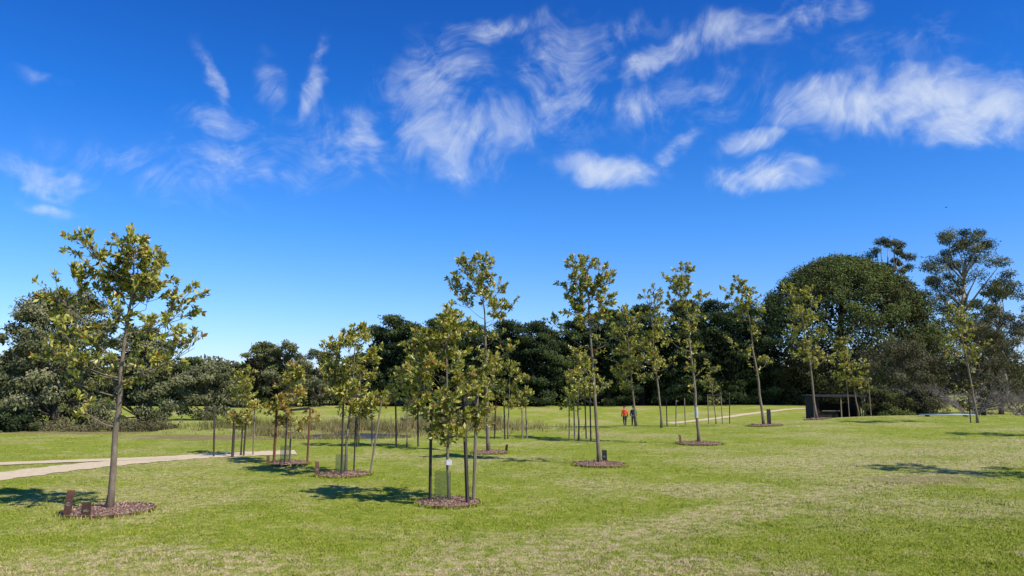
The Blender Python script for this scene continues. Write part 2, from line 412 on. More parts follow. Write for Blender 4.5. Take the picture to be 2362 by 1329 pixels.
def bushy(n, w, h0, h1, lean, seed, pw=.7):
    rd = random.Random(seed); out = []
    for k in range(n):
        f = (k + rd.random()) / n; h = h0 + (h1 - h0) * f
        env = w * (math.sin(math.pi * min(1, (f * .82 + .16))) ** pw) + .015
        a = rd.uniform(0, 6.28); r = env * math.sqrt(rd.uniform(.1, 1))
        out.append((lean * h + r * math.cos(a), h, rd.uniform(.5, 1.1), r * math.sin(a)))
    return out
def tall(n, w, h0, lean, seed, low=5, lowh=.45):
    rd = random.Random(seed); out = bushy(n, w, h0, .99, lean, seed)
    for k in range(low):
        h = rd.uniform(lowh, h0); a = rd.uniform(0, 6.28); r = rd.uniform(.06, .15)
        out.append((lean * h + r * math.cos(a), h, rd.uniform(.3, .6), r * math.sin(a)))
    return out

T1 = [(-.10, .953), (.017, .93), (.112, .914, .8), (-.067, .89), (.067, .875), (-.196, .844), (-.131, .797), (-.24, .789, .8), (-.02, .789), (.09, .78), (.214, .78), (.148, .828, .8),
      (-.01, .72, .7), (.066, .67, .5), (.142, .6875, .6), (.238, .656, .6), (-.15, .67, .7), (-.24, .578, .6), (-.333, .547, .6), (-.146, .5625, .5), (-.09, .60, .5), (.32, .586, .5), (.243, .578, .5),
      (-.08, .484, .35), (-.22, .47, .4), (.09, .516, .35), (-.12, .375, .3), (.0, .985, .6), (-.06, .83), (.03, .83), (-.2, .73, .7), (.19, .73, .6), (.05, .95, .8), (-.13, .90, .7), (-.26, .66, .5)]
young_tree(-7.44, 14.05, 5.15, T1, .035, .062, 'broad young tree with glossy clumped leaves in a mulch bed', 11, per=120, leaf=.155, cr=.062)
T2 = bushy(38, .235, .36, .99, -.03, 21, .8)
young_tree(-1.26, 15.13, 3.85, T2, -.02, .03, 'short bushy young tree tied between three stakes', 12, per=95, leaf=.145, cr=.062)
young_tree(-4.35, 19.7, 3.95, bushy(30, .22, .4, .99, .05, 22), .06, .035, 'bushy young tree with a mesh guard and stakes', 13, per=90, leaf=.15)
young_tree(-6.58, 22.37, 2.9, bushy(18, .26, .38, .99, .0, 23), .0, .025, 'small young tree with some red leaves between reddish stakes', 14, per=65, leaf=.155, cr=.07, red=.28)
young_tree(-8.88, 24.7, 2.85, bushy(14, .2, .35, .99, .0, 24), .0, .025, 'small sparse young tree beside a gravel path', 15, per=50, leaf=.15, cr=.07)
young_tree(-5.67, 27.9, 3.0, bushy(9, .2, .5, .98, .0, 25), .0, .02, 'small sparse young tree staked on the lawn', 16, per=45, leaf=.15, cr=.07)
young_tree(-3.9, 27.9, 3.0, bushy(11, .25, .45, .98, .0, 26), .0, .02, 'small sparse young tree staked on the lawn', 17, per=45, leaf=.15, cr=.07)
T6 = [(-.113, .963), (-.015, .963), (-.135, .92), (-.037, .898), (-.167, .854), (-.08, .843), (-.146, .778, .8), (-.015, .854), (.05, .843, .7), (.072, .757), (.03, .724), (-.02, .79, .8), (.12, .75, .7),
      (-.08, .615, .4), (.137, .53, .4), (.01, .44, .3), (.05, .6, .3)]
young_tree(-.79, 25.6, 6.75, T6, -.04, .065, 'tall slender young tree with a small open crown', 18, per=130, leaf=.18, cr=.05)
T7 = [(-.1, .97), (-.03, .98), (.035, .95), (-.135, .91), (-.05, .91), (.024, .89), (-.157, .846, .7), (-.094, .825), (-.02, .825), (.043, .80), (-.115, .76), (-.053, .75), (.02, .74, .8), (-.21, .70, .4),
      (.095, .655, .4), (-.075, .465, .6), (-.10, .36, .4), (.05, .40, .3), (-.02, .9), (-.06, .70, .4)]
young_tree(2.5, 21.69, 5.95, T7, -.05, .058, 'tall slender young tree with dense upper foliage', 19, per=135, leaf=.165, cr=.05)
T8 = [(-.073, .988), (-.137, .926), (-.05, .926), (-.102, .85), (.02, .827, .8), (-.066, .80), (-.15, .80, .7), (-.006, .73, .6), (-.13, .70, .5), (-.045, .654, .5), (.017, .70, .6), (-.18, .605, .4), (-.012, .556, .4), (-.04, .43, .4), (-.09, .9)]
young_tree(7.22, 29.1, 6.85, T8, -.06, .06, 'tall leaning young tree in a mulch bed', 20, per=115, leaf=.18, cr=.05)
T9 = [(-.129, .966), (-.173, .896), (-.075, .896), (-.149, .81), (-.063, .84), (-.109, .755), (-.02, .76, .4), (-.05, .62, .4), (-.2, .57, .6), (.04, .43, .3), (-.1, .5, .4), (-.11, .9)]
young_tree(13.75, 41, 8.3, T9, -.105, .075, 'tall leaning young tree with a small crown', 21, per=115, leaf=.22, cr=.05)
young_tree(18.7, 46, 8.4, tall(17, .13, .5, -.10, 31), -.10, .075, 'tall leaning young tree with sparse foliage', 22, per=95, leaf=.22, cr=.055)
young_tree(8.35, 42, 7.9, tall(16, .11, .5, -.07, 32), -.07, .06, 'tall narrow young tree', 23, per=100, leaf=.2, cr=.055)
young_tree(7.3, 44, 7.1, bushy(22, .16, .35, .98, -.09, 33), -.09, .06, 'bushy yellow-green young tree', 24, per=100, leaf=.2, cr=.06)
young_tree(2.85, 32.2, 4.0, bushy(15, .18, .35, .98, .0, 34), .0, .035, 'small bushy young tree between stakes', 25, per=70, leaf=.18, cr=.07)
young_tree(-.17, 32.5, 3.35, bushy(16, .26, .42, .98, .02, 35), .02, .03, 'small bushy young tree between stakes', 26, per=70, leaf=.17, cr=.07)
young_tree(22.2, 48, 5.0, bushy(16, .2, .35, .98, -.12, 36), -.12, .045, 'small leaning young tree beside a dark hut', 27, per=75, leaf=.2, cr=.07)
young_tree(24.2, 39, 6.2, bushy(16, .17, .52, .99, -.1, 37), -.10, .055, 'leaning young tree on the lawn crest', 28, per=85, leaf=.18, cr=.06)
young_tree(12.5, 46, 4.0, bushy(5, .15, .55, .95, -.08, 38), -.08, .03, 'thin nearly bare young tree with stakes', 29, per=22, leaf=.16, cr=.06, bare=1)
young_tree(15.6, 18.2, 6.3, bushy(30, .22, .4, .98, -.03, 39), -.03, .06, 'tall young tree in open lawn', 30, per=85, leaf=.15, cr=.06)
young_tree(24.3, 30.5, 6.0, tall(14, .14, .55, -.03, 40), -.03, .06, 'tall young tree in open lawn', 31, per=75, leaf=.17, cr=.055)

for b in ((-7.44, 14.05, .80), (-1.26, 15.13, .64), (-4.38, 19.7, .70), (-6.6, 22.37, .61), (-.79, 25.6, .65), (2.5, 21.69, .78), (7.22, 29.1, .88), (13.75, 41, .93), (18.7, 46, .75)): bed(*b)

plaque(-7.85, 13.45, .5, .13, .15)
plaque(-7.47, 13.35, .30, .17, 0, .15, label='short rusty steel plaque at the foot of a tree')
plaque(-4.98, 19.35, .42, .10, .5)
plaque(-7.15, 22.15, .3, .09, .5, text=False)
plaque(2.72, 22.2, .42, .14, -.1, .4, mat='black', label='small dark tree plaque on the mulch edge')
plaque(-.2, 25.9, .3, .1, -.6, text=False)
plaque(6.5, 29.0, .4, .11, .5, text=False)
plaque(14.15, 41.3, .95, .22, -.1, .3, mat='black', text=False, label='dark plaque beside a leaning tree')
plaque(13.1, 40.8, .2, .2, .5, text=False)

# ------------------------------------------------------------------ stakes, ties, guards
def stake(x, y, h, mat, lean=(0, 0), w=.05, label=None):
    g = Geo(); z = tz(x, y)
    g.tube([(0, 0, -.05), (lean[0] * .5, lean[1] * .5, h * .5), (lean[0] * .98, lean[1] * .98, h * .985), (lean[0], lean[1], h)], [w / 2 * 1.05, w / 2, w / 2, w * .3], 6 if mat != 'stakedark' else 4)
    put('tree_stake', g.mesh('tree_stake'), M[mat], (x, y, z), label=label or {'stakedark': 'dark timber tree stake driven into the ground', 'stakepale': 'pale weathered timber tree stake', 'stakered': 'reddish hardwood tree stake'}[mat], category='stake', group='timber tree stakes')
def strap(a, b, c, label='black webbing strap tying a tree to stakes', mat='black', w=.035):
    g = Geo(); P = [Vector(a), Vector(b), Vector(c)]
    for p in P:
        for dy, dz in ((-.004, -w), (-.004, w), (.006, w), (.006, -w)): g.v.append((p.x, p.y + dy, p.z + dz))
    for k in range(2):
        for q in range(4): g.f.append((k * 4 + q, k * 4 + (q + 1) % 4, (k + 1) * 4 + (q + 1) % 4, (k + 1) * 4 + q))
    g.f += [(3, 2, 1, 0), (8, 9, 10, 11)]
    put('tie_strap', g.mesh('tie_strap'), M[mat], label=label, category='strap', group='tree ties')
def guard(x, y, h, w):
    g = Geo(); n = 14
    for zz in (.05, h):
        for k in range(n):
            t = 2 * math.pi * k / n; q = 1 / max(abs(math.cos(t)), abs(math.sin(t))) ** .6
            g.v.append((w / 2 * q * math.cos(t), w / 2 * q * math.sin(t), zz))
    for k in range(n): g.f.append((k, (k + 1) % n, n + (k + 1) % n, n + k))
    put('tree_guard', g.mesh('tree_guard'), M['guard'], (x, y, tz(x, y)), label='green mesh sleeve around a young trunk', category='tree guard', group='mesh tree guards')
stake(-1.64, 15.2, 1.85, 'stakedark', (0, 0), .06)
stake(-.87, 14.95, 2.15, 'stakedark', (-.1, 0), .075)
stake(-.78, 15.45, 2.25, 'stakepale', (.06, .02), .07)
strap((-1.64, 15.17, 1.74), (-1.27, 15.1, 1.72), (-.95, 14.92, 1.9)); strap((-.95, 14.90, 1.97), (-.85, 15.1, 1.97), (-.72, 15.42, 2.0))
guard(-1.38, 15.1, .62, .33)
g = Geo(); g.box((0, 0, 0), (.11, .012, .1)); g.box((0, -.0, .055), (.03, .02, .02))
put('plant_tag', g.mesh('plant_tag'), M['white'], (-1.25, 15.04, .80), label='white plastic plant tag tied to a thin trunk', category='tag')
stake(-4.35, 19.3, 2.15, 'stakedark'); stake(-3.72, 19.8, 2.05, 'stakepale', (.28, .05), .05); stake(-4.2, 20.1, 2.1, 'stakedark', (.02, 0), .04)
strap((-4.35, 19.26, 2.05), (-4.0, 19.6, 2.0), (-3.46, 19.8, 2.02)); guard(-4.42, 19.6, .55, .3)
stake(-7.0, 22.2, 1.75, 'stakered', (.03, 0), .08); stake(-6.1, 22.5, 1.65, 'stakered', (.04, 0), .06); stake(-6.65, 22.1, 1.5, 'stakedark', (.03, 0), .05)
strap((-6.97, 22.16, 1.6), (-6.6, 22.3, 1.55), (-6.07, 22.45, 1.6)); guard(-6.7, 22.3, .55, .28)
stake(-9.6, 24.3, 1.6, 'stakedark', (-.05, 0), .06); stake(-9.0, 24.3, 1.45, 'stakedark', (.02, 0), .09); stake(-8.75, 24.6, 1.5, 'stakedark', (.05, 0), .06); stake(-8.55, 24.9, 1.75, 'stakepale', (0, 0), .05)
strap((-8.97, 24.2, 1.3), (-8.85, 24.4, 1.25), (-8.7, 24.55, 1.4))
for (x, y, h, m) in ((-5.7, 27.7, 1.6, 'stakedark'), (-5.2, 28, 1.6, 'stakepale'), (-4.3, 28, 1.75, 'stakedark'), (-3.5, 28.1, 1.7, 'stakedark'),
                     (-.3, 32.2, 1.7, 'stakedark'), (.45, 32.6, 1.7, 'stakepale'), (.65, 32.8, 1.7, 'stakepale'), (-.75, 32.4, 1.6, 'stakedark'),
                     (2.45, 32.2, 1.7, 'stakepale'), (3.2, 32.4, 1.8, 'stakedark'), (2.65, 31.8, 1.8, 'stakepale'), (3.3, 31.5, 2.2, 'stakedark'),
                     (12.0, 45.8, 1.8, 'stakepale'), (12.9, 46, 1.9, 'stakepale'), (13.4, 46.2, 1.8, 'stakedark'), (9.6, 44, 1.5, 'stakepale'), (10.2, 44.2, 1.6, 'stakepale'),
                     (9.0, 43.6, 1.6, 'stakedark'), (21.6, 48, 2.2, 'stakepale'), (22.9, 47.8, 2.3, 'stakepale'), (22.6, 48.3, 2.2, 'stakedark'), (23.9, 39.1, 1.4, 'stakedark')):
    stake(x, y, h, m, (random.uniform(-.06, .06), 0), .06)
strap((-4.3, 27.95, 1.65), (-3.9, 27.9, 1.6), (-3.5, 28.05, 1.62)); strap((12, 45.75, 1.6), (12.4, 45.9, 1.55), (12.9, 45.95, 1.6))
g = Geo(); g.tube([(0, 0, 0), (0, 0, .2), (.0, 0, .42)], [.068, .075, .065], 10)
put('trunk_wrap', g.mesh('trunk_wrap'), M['wrap'], (7.2 - .04, 29.1, tz(7.2, 29.1) + 1.0), label='pale protective wrap around a slender trunk', category='tree guard')

# ------------------------------------------------------------------ background trees
def big_tree(name, label, x, y, H, Rr, kind, seed, leafmat, barkmat='barkdark', nl=60, per=220, fs=.38, h0=.06, sx=1.0, group=None, wf=None, core=2500):
    rs = np.random.default_rng(seed); z = tz(x, y) - .1
    P, D, T, F = [], [], [], []; lob = []
    for k in range(nl):
        f = (k + rs.random()) / nl
        if kind == 'cypress':
            h = h0 + (1 - h0) * f; env = (1 - f ** 3.0) ** .55 * (.75 + .25 * math.sin(k * 1.9)) + .1
            r = env * (rs.random() ** .35) * .92; lr = rs.uniform(.16, .27) * Rr; lz = lr * .42
        elif kind == 'dome':
            h = h0 + (1 - h0) * f if k % 4 else rs.uniform(.8, 1.0)
            env = (1 - max(0, (h - .3) / .7) ** 2.5) ** .55 * (1 if h > .3 else .9 + .1 * h / .3)
            r = env * (rs.uniform(.88, 1.0) if k % 4 else math.sqrt(rs.random())); h *= 1 - .03 * rs.random()
            lr = rs.uniform(.085, .15) * Rr; lz = lr * (.7 if h > .4 else 1.1)
        elif kind == 'gum':
            h = h0 + (1 - h0) * f ** .8; env = math.sin(math.pi * min(1, max(.12, (h - h0) / (1 - h0) * .75 + .2))) ** .6
            r = env * math.sqrt(rs.random()) * .95; lr = rs.uniform(.12, .24) * Rr; lz = lr * .6
        else:
            h = h0 + (1 - h0) * f; env = math.sqrt(max(.05, 1 - f * f)); r = env * math.sqrt(rs.random()); lr = rs.uniform(.2, .32) * Rr; lz = lr * .7
        a = rs.uniform(0, 2 * math.pi)
        if kind == 'dome' and math.sin(a) > .5 and rs.random() < .6: a = -a
        lob.append((r * Rr * math.cos(a) * sx, r * Rr * math.sin(a), h * H - lz * .6, lr, lz))
    for (lx, ly, lh, lr, lz) in lob:
        u = unit(rs.normal(size=(per, 3))); rad = rs.random(per) ** .3
        rad = rad * rs.uniform(.65, 1.22, per)
        p = u * rad[:, None] * np.array([lr, lr, lz]) + np.array([lx, ly, lh])
        d = rs.normal(size=(per, 3)) + u * .45
        if kind == 'cypress': d += np.array([0, 0, .5])
        if kind == 'dome': d[:, 2] -= .5 if lh > .4 * H else 1.2
        if kind == 'gum': d[:, 2] -= .7
        out_ = unit(np.array([lx, ly, (lh - H * .4) * .8])[None, :] + np.zeros((per, 3)))
        F.append(u * .8 + out_ * .45 + rs.normal(size=(per, 3)) * .45)
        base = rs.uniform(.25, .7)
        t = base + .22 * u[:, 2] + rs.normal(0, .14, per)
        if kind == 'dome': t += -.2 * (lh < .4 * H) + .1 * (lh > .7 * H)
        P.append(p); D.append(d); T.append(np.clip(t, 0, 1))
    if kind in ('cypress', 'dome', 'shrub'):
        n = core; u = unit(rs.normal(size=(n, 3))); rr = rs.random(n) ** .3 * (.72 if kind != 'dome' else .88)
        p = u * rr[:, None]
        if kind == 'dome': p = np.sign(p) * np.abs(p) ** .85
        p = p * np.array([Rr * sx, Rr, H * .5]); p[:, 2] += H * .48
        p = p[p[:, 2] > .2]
        P.append(p); D.append(rs.normal(size=(len(p), 3))); T.append(np.full(len(p), .02)); F.append(rs.normal(size=(len(p), 3)))  # inner leaves coloured dark as crown shade, added to block light passing through
        ninner = len(p)
    else: ninner = 0
    P = np.concatenate(P); D = np.concatenate(D); T = np.concatenate(T); F = np.concatenate(F); n = len(P)
    P[:, 2] = np.maximum(P[:, 2], .05)
    L_ = fs * rs.uniform(.5, 1.4, n)
    if ninner: L_[-ninner:] = max(.7, fs * 2.2) if Rr > 2 else fs * 2
    W_ = L_ * (wf or (.45 if kind != 'gum' else .42))
    e = put(name, None, None, (x, y, z), label=label, category='tree' if 'shrub' not in name else 'shrub', **({'group': group} if group else {}))
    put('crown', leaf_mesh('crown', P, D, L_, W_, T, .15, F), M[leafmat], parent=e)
    g = Geo(); r0 = H * .022 + .05
    th = H * (.8 if kind != 'shrub' else .5)
    if kind == 'gum': r0 *= .7
    g.tube([(0, 0, -.1), (.01 * H, 0, H * .15), (-.02 * H, .01 * H, H * .45), (.02 * H, 0, th)], [r0 * 1.4, r0, r0 * .75, r0 * .2], 9)
    idx = rs.choice(len(lob), min(len(lob), 24 if kind == 'gum' else 9), replace=False)
    for k in idx:
        lx, ly, lh, lr, lz = lob[k]; s = max(.1 * H, lh - .9 * math.hypot(lx, ly) - .05 * H); s = min(s, th * .9)
        a = Vector((0, 0, s)); b = Vector((lx, ly, lh)); m = a.lerp(b, .5) + Vector((rs.uniform(-.03, .03) * H, 0, -.02 * H))
        g.tube([a, m, b], [r0 * .4, r0 * .28, r0 * .08], 6)
    put('trunk', g.mesh('trunk', True), M[barkmat], parent=e)

sd = 100
GC = 'row of dark cypresses'
for (x, y, H, Rr) in ((-15.8, 98, 11.9, 4.8), (-10.2, 101, 11.6, 5.0), (-5.6, 97, 11.0, 4.6), (-.6, 100, 11.4, 4.9), (3.6, 97, 11.0, 4.7), (8.6, 100, 11.4, 4.9),
                      (12.6, 98, 12.6, 4.9), (17.6, 101, 13.6, 5.3), (22.8, 98, 13.9, 5.3), (27.6, 100, 14.2, 5.4), (32.5, 102, 14.0, 5.4), (-20.5, 103, 7.0, 4), (-13, 96, 10.6, 4.2)):
    sd += 1
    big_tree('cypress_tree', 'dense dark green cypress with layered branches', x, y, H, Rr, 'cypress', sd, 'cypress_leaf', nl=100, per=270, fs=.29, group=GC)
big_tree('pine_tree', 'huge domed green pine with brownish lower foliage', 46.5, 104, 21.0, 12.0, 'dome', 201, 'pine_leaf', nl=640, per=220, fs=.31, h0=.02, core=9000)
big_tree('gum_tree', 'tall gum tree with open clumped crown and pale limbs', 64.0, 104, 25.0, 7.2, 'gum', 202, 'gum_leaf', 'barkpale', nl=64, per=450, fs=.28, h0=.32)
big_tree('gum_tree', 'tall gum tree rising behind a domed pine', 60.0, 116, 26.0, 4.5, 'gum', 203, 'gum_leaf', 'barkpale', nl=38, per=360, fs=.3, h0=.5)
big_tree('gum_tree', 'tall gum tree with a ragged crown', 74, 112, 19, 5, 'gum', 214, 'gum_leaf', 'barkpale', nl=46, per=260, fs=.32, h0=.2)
big_tree('gum_tree', 'spreading olive green gum tree above dark shrubs', -23.9, 39, 7.3, 3.2, 'gum', 204, 'gum_leaf', 'barkdark', nl=105, per=350, fs=.17, h0=.1, wf=.5)
big_tree('gum_tree', 'spreading olive green gum tree above dark shrubs', -20.9, 42, 5.6, 2.4, 'gum', 205, 'gum_leaf', 'barkdark', nl=70, per=300, fs=.17, h0=.1, wf=.5)
big_tree('gum_tree', 'small grey-green gum tree at the lawn edge', -24.5, 60, 4.6, 3.0, 'gum', 206, 'gum_leaf', 'barkdark', nl=60, per=240, fs=.2, h0=.1, wf=.5)
big_tree('gum_tree', 'small grey-green gum tree at the lawn edge', -27.8, 43, 4.6, 2.6, 'gum', 207, 'gum_leaf', 'barkdark', nl=60, per=260, fs=.19, h0=.1, wf=.5)
for (x, y, H, Rr, m, k) in ((-45, 97, 5.9, 4, 'gum_leaf', 'gum'), (-41, 95, 6.1, 3.6, 'cypress_leaf', 'cypress'), (-38, 96, 5.7, 3.2, 'gum_leaf', 'gum'), (-35, 94, 5.5, 3.2, 'gum_leaf', 'gum'),
                            (-30.5, 92, 8.0, 3.8, 'pine_leaf', 'cypress'), (-27.4, 90, 8.0, 3.4, 'gum_leaf', 'gum'), (-24, 93, 7.2, 3.2, 'gum_leaf', 'gum'), (-49, 96, 6.3, 4, 'cypress_leaf', 'cypress'), (-54, 95, 6.2, 4, 'gum_leaf', 'gum'), (-60, 94, 6, 5, 'gum_leaf', 'cypress')):
    sd += 1
    big_tree('cypress_tree' if k == 'cypress' else 'gum_tree', 'dark rounded cypress at the far lawn edge' if k == 'cypress' else 'bushy olive gum at the far lawn edge', x, y, H, Rr, k, sd, m, nl=52, per=240, fs=.28, h0=.08, group='trees along the far lawn edge')
for (x, y, H, Rr, m) in ((-24.4, 36.5, 1.25, 1.3, 'cypress_leaf'), (-27.0, 39, 2.0, 1.8, 'brown_leaf'),
                         (25.5, 52, 2.2, 1.6, 'pine_leaf'), (27.3, 53, 1.9, 1.4, 'pine_leaf'), (30, 55, 2.6, 1.9, 'brown_leaf')):
    sd += 1
    big_tree('shrub', 'low rounded shrub at the lawn edge', x, y, H, Rr, 'shrub', sd, m, nl=26, per=240, fs=.11, h0=.1, group='low shrubs')
for (x, y, H, Rr, m) in ((34.5, 66, 7.0, 4.2, 'brown_leaf'), (41.5, 66, 8.4, 4.2, 'brown_leaf'), (38, 72, 7.2, 4, 'gum_leaf'), (47, 72, 10, 4, 'brown_leaf')):
    sd += 1
    big_tree('gum_tree', 'ragged brownish bushy tree with thin foliage', x, y, H, Rr, 'gum', sd, m, 'barkdark', nl=58, per=260, fs=.2, h0=.12, group='brownish bushy trees')

def bare_shrub(x, y, H, W, seed):
    rd = random.Random(seed); g = Geo()
    def grow(p, d, l, r, lev):
        e = p + d * l; m = p.lerp(e, .5) + Vector((rd.uniform(-.1, .1) * l, rd.uniform(-.1, .1) * l, .05 * l))
        g.tube([p, m, e], [r, r * .8, r * .55], 4 if lev else 6)
        if lev < 4:
            for _ in range(3):
                nd = (d + Vector((rd.gauss(0, .6), rd.gauss(0, .6), rd.gauss(-.05, .35)))).normalized()
                grow(p.lerp(e, rd.uniform(.45, 1)), nd, l * rd.uniform(.55, .8), r * .62, lev + 1)
    for _ in range(8):
        a = rd.uniform(0, 6.28); grow(Vector((rd.uniform(-.3, .3), rd.uniform(-.3, .3), -.05)), Vector((math.cos(a) * W / H, math.sin(a) * W / H, 1)).normalized(), H * .34, .06, 0)
    put('bare_shrub', g.mesh('bare_shrub'), M['twig'], (x, y, tz(x, y)), label='grey leafless twiggy shrub', category='shrub', group='leafless shrubs')
bare_shrub(31.5, 57, 4.2, 3.2, 1); bare_shrub(35.5, 58, 4.5, 3.2, 2); bare_shrub(39, 57, 4.0, 3.2, 3)

def mass(name, label, n, xr, yr, hf, fs, mat, seed):
    rs = np.random.default_rng(seed); x = rs.uniform(*xr, n); y = rs.uniform(*yr, n)
    hh = hf * (.75 + .18 * np.sin(x * .21 + 1) + .1 * np.sin(x * .63) + .08 * np.sin(x * 1.7 + y * .3))
    if hf < 1: hh = hh * np.clip(.55 + .5 * np.sin(x * 2.3) * np.sin(y * 2.9 + x) + .3 * np.sin(x * 6.1), .08, 1.3)
    z = terrain(x, y) + hh * rs.random(n) ** .8
    t = np.clip(.35 + .25 * np.sin(x * .5) * np.sin(y * .9) + .3 * (z / hf - .4) + rs.normal(0, .15, n), 0, 1)
    F = rs.normal(size=(n, 3)) * .6 + np.array([0, -.4, .6])
    me = leaf_mesh(name, np.stack([x, y, z], 1), rs.normal(size=(n, 3)), fs * rs.uniform(.6, 1.3, n), fs * .5, t, .15, F)
    put(name, me, M[mat], kind='stuff', label=label)
mass('distant_woodland', 'distant olive brown woodland', 50000, (-150, -22), (130, 150), 6.8, .8, 'gum_leaf', 5)
mass('distant_woodland', 'distant olive brown woodland', 40000, (30, 190), (140, 160), 8, .8, 'brown_leaf', 6)
mass('undergrowth', 'dark undergrowth beneath cypresses', 30000, (-19, 52), (101, 108), 5.0, .6, 'cypress_leaf', 8)
mass('undergrowth', 'dark undergrowth along the far lawn edge', 20000, (-66, -22), (96, 102), 3.4, .5, 'gum_leaf', 9)
mass('undergrowth', 'low brownish scrub at the wetland edge', 7000, (-24.5, -17.5), (36.5, 40), .8, .13, 'brown_leaf', 10)

# ------------------------------------------------------------------ reeds, grass
def blades(name, label, x, y, h, w, mat, lean=.35, tint=None):
    n = len(x); z = terrain(x, y); a = rng.random(n) * 2 * math.pi; l = rng.normal(0, lean, (n, 2)) * h[:, None]
    co = np.empty((n, 3, 3)); dx, dy = np.cos(a) * w / 2, np.sin(a) * w / 2
    co[:, 0] = np.stack([x - dx, y - dy, z - .005], 1); co[:, 1] = np.stack([x + dx, y + dy, z - .005], 1); co[:, 2] = np.stack([x + l[:, 0], y + l[:, 1], z + h], 1)
    me = np_mesh(name, co.reshape(-1, 3), np.arange(n * 3).reshape(-1, 3), np.repeat(rng.random(n) if tint is None else tint, 3))
    put(name, me, M[mat], kind='stuff', label=label)
def reeds(cx, cy, rx, ry, n, h, bias=.5):
    r = np.abs(rng.normal(0, .5, n)); a = rng.random(n) * 6.283; x = cx + r * rx * np.cos(a); y = cy + r * ry * np.sin(a)
    cl = np.sin(x * 2.1 + y) * np.sin(y * 1.7 - x * .6) + .5 * np.sin(x * 5.1) 
    m = (((x + 8) ** 2 / 4.5 + (y - 36.3) ** 2 / 3) > 1) & (cl + rng.normal(0, .4, n) > -.2); x, y, cl = x[m], y[m], cl[m]; n = len(x)
    hh = h * rng.uniform(.3, 1.15, n) * (.7 + .3 * cl) * np.clip(1.25 - r[m] * .6, .25, 1)
    blades('reeds', 'green and straw coloured reeds around a pond', x, y, np.maximum(hh, .1), np.full(n, .04), 'reed', .25, np.clip(rng.normal(bias, .25, n), 0, 1))
reeds(-14.8, 41, 3.0, 4, 5500, .6, .35); reeds(-3.2, 41, 5.4, 4, 13000, 1.0, .7); reeds(-8.5, 40.5, 4.5, 2.6, 8000, .7, .65); reeds(-11.4, 35.5, 1.8, 2.2, 2200, .5, .6); reeds(-8, 34.0, 3.6, .9, 3500, .32, .6)

n = 600000
u = rng.random(n); y = 1 / (1 / 8.2 - u * (1 / 8.2 - 1 / 46.0)); x = (rng.random(n) * 2 - 1) * (y * .74 + 1)
keep = np.ones(n, bool)
for bx, by, br in BEDS: keep &= (x - bx) ** 2 + (y - by) ** 2 > (br * 1.0) ** 2
for c, wd in PATHS:
    for q in c[::2]:
        keep &= (x - q[0]) ** 2 + (y - q[1]) ** 2 > (wd * .5) ** 2
keep &= ((x + 8) ** 2 / 8 + (y - 36.3) ** 2 / 6) > 1
x, y = x[keep], y[keep]; n = len(x)
cl = .5 + .5 * np.sin(x * 3.1 + 2 * np.sin(y * 2.3)) * np.sin(y * 3.7 + 1.5 * np.sin(x * 1.9))
hh = rng.uniform(.008, .028, n) * (.6 + .7 * cl)
blades('grass', 'short mown lawn grass', x, y, hh, .006 + .0006 * y, 'blade', .7)
fx, fy = [], []
for bx, by, br in BEDS:
    k = 900; a = rng.random(k) * 6.283; r = br * rng.uniform(1.0, 1.1, k); fx.append(bx + r * np.cos(a)); fy.append(by + r * np.sin(a))
fx = np.concatenate(fx); fy = np.concatenate(fy)
blades('grass', 'longer grass around the mulch beds', fx, fy, rng.uniform(.03, .1, len(fx)), np.full(len(fx), .014), 'blade', .4)

# ------------------------------------------------------------------ hut
sx, sy = 22.9, 53.4; sz = tz(sx, sy) - .1
e = put('hut', None, None, (sx, sy, sz), rz=-.1, label='small dark timber hut with a flat roof at the tree line', category='hut')
e.scale = (.9, .9, .9)
def part(name, boxes, mat, parent, **kw):
    g = Geo()
    for c, d in boxes: g.box(c, d)
    return put(name, g.mesh(name), M[mat], parent=parent, **kw)
wall = [((-1.65 + .125 * k, -1.3, 1.0), (.115, .05, 2.0)) for k in range(2)] + [((1.37 + .125 * k, -1.3, 1.0), (.115, .05, 2.0)) for k in range(2)]
wall += [((-1.4 + .125 * k, -1.3, .45), (.115, .05, .9)) for k in range(11)]
part('wall', wall, 'shedwall', e)
part('wall', [((-1.73, 0, 1.0), (.06, 2.5, 2.0))], 'shedwall', e); part('wall', [((1.62, 0, 1.0), (.06, 2.5, 2.0))], 'shedwall', e); part('wall', [((0, 1.28, .7), (3.4, .06, 1.4))], 'shedwall', e)
part('roof', [((0, -.1, 2.08), (4.0, 3.2, .08)), ((0, -1.72, 2.07), (4.06, .04, .12))], 'shedroof', e)
part('post', [((-1.9, -1.6, 1.0), (.1, .1, 2.0))], 'stakepale', e); part('post', [((1.85, -1.6, 1.0), (.1, .1, 2.0))], 'stakepale', e); part('post', [((.1, -1.6, 1.0), (.08, .08, 2.0))], 'stakepale', e)
part('window_sill', [((-.6, -1.37, .93), (1.35, .16, .05))], 'stakepale', e)
px_, py_ = 25.6, 44.0
e = put('pipe_stack', None, None, (px_, py_, tz(px_, py_) - .02), rz=-.15, label='long pale poly pipes lying on low timber bearers', category='pipe')
for k in range(3):
    g = Geo(); g.tube([(-1.6 + k * .1, k * .12, .12), (0, k * .12 + .02, .12), (1.6 - k * .15, k * .12, .12)], [.03] * 3, 8)
    put('pipe', g.mesh('pipe', True), M['pipe'], parent=e)
part('bearer', [((-1.1, .12, .04), (.1, .5, .09))], 'stakedark', e); part('bearer', [((1.0, .12, .04), (.1, .5, .09))], 'stakedark', e)

